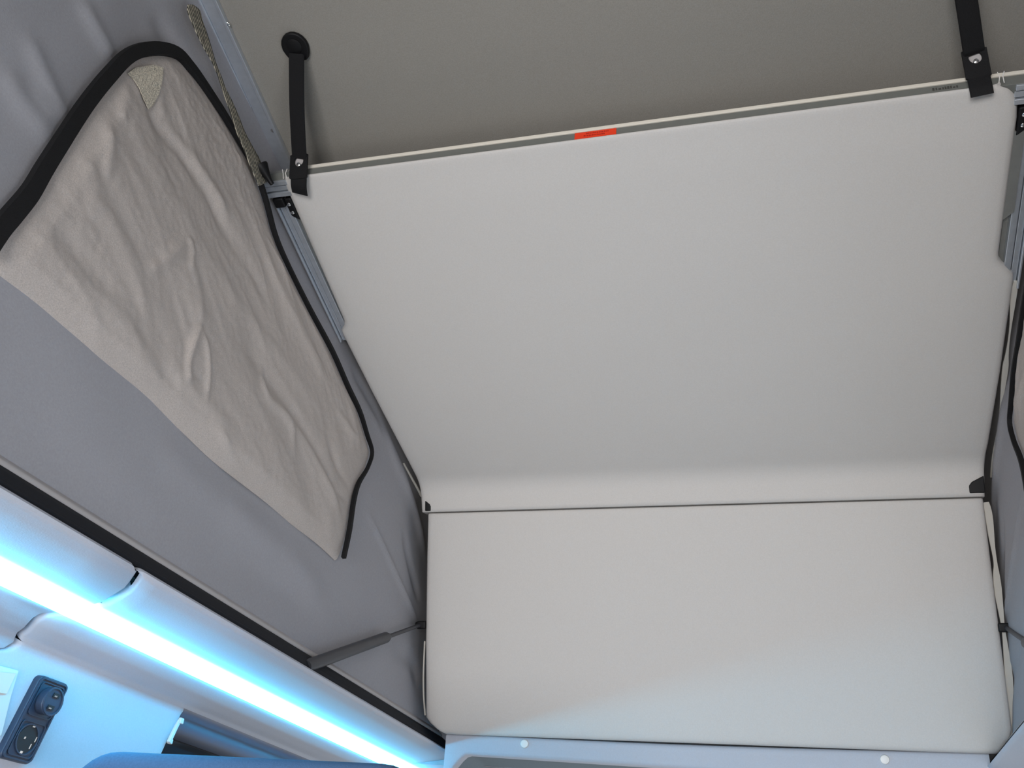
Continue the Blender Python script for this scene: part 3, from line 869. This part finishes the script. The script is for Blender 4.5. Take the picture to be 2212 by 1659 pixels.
# ================================================================== GAS STRUTS
def strut(side):
    foot = Vector((-0.822, 1.565, 1.640)); 
    head = lhit(908, 1350, -0.008)
    knee = head.lerp(foot, 0.36)
    mir = (lambda p: p) if side < 0 else (lambda p: Vector((2 * MID + 0.018 - p.x, p.y, p.z)))
    lab = 'dark grey gas strut propping the lower board on the left' if side < 0 else 'dark grey gas strut at the right edge of the lower board'
    r = empty('gas_strut', mir(foot), lab, 'gas strut', 'gas struts of the lower board')
    d = (head - foot).normalized()
    kk = [tube('cylinder', [mir(foot - d * 0.02), mir(foot), mir(knee - d * 0.012), mir(knee)], [0.0105, 0.0115, 0.0115, 0.0085], 'strut'),
          tube('rod', [mir(knee - d * 0.01), mir(head)], 0.0045, 'strut', seg=10),
          obox('end_fitting', mir(head + Vector((0.004, 0, 0))), (1, 0, 0), (0, 1, 0.3), (0, -0.3, 1), 0.022, 0.016, 0.018, 'black_plastic'),
          lathe('ball_joint', mir(head), (1, 0, 0), [(-0.012, 0.004), (-0.010, 0.0075), (0.004, 0.0085), (0.010, 0.006)], 'black_plastic', seg=16)]
    bevel(kk[2], 0.003)
    adopt(r, *kk)
strut(-1); strut(1)

# ================================================================== SOCKETS on the side panel
def wp3(y, z, h=0.0):
    x = interp(sorted((zz, xx) for xx, zz in wallp), z)
    return Vector((x + h, y, z))
ph = lambda px, py: on_profile(px, py)
TL, TR, BR, BL_ = (ph(*q) for q in ((76, 1456), (140, 1478), (50, 1652), (-13, 1634)))
cen = (TL + TR + BR + BL_) / 4
uy = ((TR - TL) + (BR - BL_)).normalized(); uz = ((TL - BL_) + (TR - BR)); hgt = uz.length / 2; uz.normalize()
wid = ((TR - TL).length + (BR - BL_).length) / 2
un = uy.cross(uz).normalized()
if un.x < 0: un = -un
so = empty('double_socket', cen, 'dark double power outlet on the glowing side wall panel', 'power outlet')
def rr(c, w, h, r, lift, n=6):
    pts = []
    for sx, sz, a0 in ((1, 1, 0), (-1, 1, 90), (-1, -1, 180), (1, -1, 270)):
        for k in range(n + 1):
            a = math.radians(a0 + 90 * k / n)
            pts.append(c + uy * (sx * (w / 2 - r) + math.cos(a) * r) + uz * (sz * (h / 2 - r) + math.sin(a) * r) + un * lift)
    return pts
kk = []
o = prism('frame', rr(cen, wid, hgt, 0.008, -0.004), un * 0.014, 'socket'); bevel(o, 0.002, 3); kk.append(o)
def ring(name, c, w, h, r, lift, th, bw, m):
    a = rr(c, w, h, r, lift); b_ = rr(c, w - 2 * bw, h - 2 * bw, max(r - bw, 0.001), lift); n = len(a)
    v = a + b_ + [p + un * th for p in a] + [p + un * th for p in b_]; f = []
    for k in range(n):
        k2 = (k + 1) % n
        f += [(2 * n + k, 2 * n + k2, 3 * n + k2, 3 * n + k), (k, k2, 2 * n + k2, 2 * n + k), (n + k, n + k2, 3 * n + k2, 3 * n + k)]
    return mesh_obj(name, v, f, m)
o = ring('frame_rim', cen, wid - 0.004, hgt - 0.004, 0.007, 0.009, 0.003, 0.0025, 'socket'); kk.append(o)
off = hgt * 0.235
cu, cl = cen + uz * off + uy * 0.001, cen - uz * off + uy * 0.001
iw = wid * 0.80
for cc in (cu, cl):
    kk.append(ring('insert_rim', cc, iw, iw * 0.98, 0.007, 0.0098, 0.0018, 0.0016, 'socket'))
def disc_pts(c, r, lift, n=28):
    return [c + (uy * math.cos(2 * math.pi * k / n) + uz * math.sin(2 * math.pi * k / n)) * r + un * lift for k in range(n)]
usb = prism('usb_module', disc_pts(cu, iw * 0.40, 0.010), un * 0.012, 'socket'); bevel(usb, 0.0015); kk.append(usb)
o = lathe('usb_module_rim', cu + un * 0.0215, un, [(0, iw * 0.40), (0.002, iw * 0.395), (0.0022, iw * 0.35), (0.0008, iw * 0.345)], 'socket'); kk.append(o)
for dz in (0.0085, -0.0085):
    pc = cu + uz * dz + un * 0.0225
    o = prism('usb_port', [pc + uy * a + uz * b_ for a, b_ in ((-0.0062, -0.003), (0.0062, -0.003), (0.0062, 0.003), (-0.0062, 0.003))], un * 0.0012, 'socket_dark'); kk.append(o)
    o = prism('usb_tongue', [pc + un * 0.0008 + uy * a + uz * b_ for a, b_ in ((-0.0045, -0.0022), (0.001, -0.0022), (0.001, -0.0002), (-0.0045, -0.0002))], un * 0.001, 'steel'); kk.append(o)
# round earthed socket: raised collar, dark well, contacts
o = lathe('socket_collar', cl + un * 0.0098, un, [(0, iw * 0.43), (0.002, iw * 0.43), (0.002, iw * 0.395), (0.0005, iw * 0.39)], 'socket'); kk.append(o)
o = prism('socket_well', disc_pts(cl, iw * 0.385, 0.0102), un * 0.0006, 'socket_dark'); kk.append(o)
for a, b_, w, h in ((0, 0.36, 0.005, 0.0018), (0, -0.36, 0.005, 0.003), (0.30, 0.05, 0.0018, 0.007), (-0.13, 0.02, 0.003, 0.003), (0.22, -0.16, 0.0018, 0.007)):
    pc = cl + uy * iw * a + uz * iw * b_ + un * 0.0108
    o = prism('contact', [pc + uy * i * w / 2 + uz * j * h / 2 for i, j in ((-1, -1), (1, -1), (1, 1), (-1, 1))], un * 0.0012, 'steel'); kk.append(o)
adopt(so, *kk)

# recessed grip left of the socket, cut by the picture's edge
gc = [ph(*q) for q in ((-70, 1420), (36, 1448), (20, 1500), (-2, 1590), (-70, 1600))]
gr = prism('recessed_grip', [p + un * 0.001 for p in gc], un * 0.004, 'plastic'); bevel(gr, 0.002)
tag(gr, 'pale moulded grip recess at the left picture edge beside the outlet', 'grip')
gi = [ph(*q) for q in ((-70, 1445), (26, 1454), (6, 1497), (-70, 1490))]
o = prism('grip_facet', [p + un * 0.006 for p in gi], un * 0.001, 'beige'); adopt(gr, o)

# ================================================================== SEAT BACK at the bottom edge
sb = empty('front_seat', (-0.64, 1.17, 0.0), 'blue-grey seat with a rounded backrest top at the bottom left edge', 'seat')
def seat_block(name, x0, x1, z0, z1, y0, y1, r, m):
    pts = []
    for sx, sz, a0 in ((1, 1, 0), (-1, 1, 90), (-1, -1, 180), (1, -1, 270)):
        for k in range(9):
            a = math.radians(a0 + 90 * k / 8)
            cx_ = (x1 - r) if sx > 0 else (x0 + r); cz_ = (z1 - r) if sz > 0 else (z0 + r)
            pts.append(Vector((cx_ + math.cos(a) * r, y0, cz_ + math.sin(a) * r)))
    o = prism(name, pts, (0, y1 - y0, 0), m); return bevel(o, 0.02, 4)
s1 = seat_block('backrest', -0.925, -0.42, 0.55, 1.4225, 1.14, 1.27, 0.07, 'seat')
s2 = seat_block('cushion', -0.92, -0.42, 0.36, 0.56, 0.72, 1.25, 0.06, 'seat')
s3 = seat_block('seat_base', -0.88, -0.46, 0.0, 0.36, 0.80, 1.22, 0.03, 'dark_rubber')
adopt(sb, s1, s2, s3)

# open-weave patch near the apex of the left flap
pts = [flap_surface(*q, 0.0015) for q in pp]
o = prism('mesh_patch', pts, WN * 0.001, 'sparkle', wl)
o['label'] = 'small light woven patch near the flap apex'
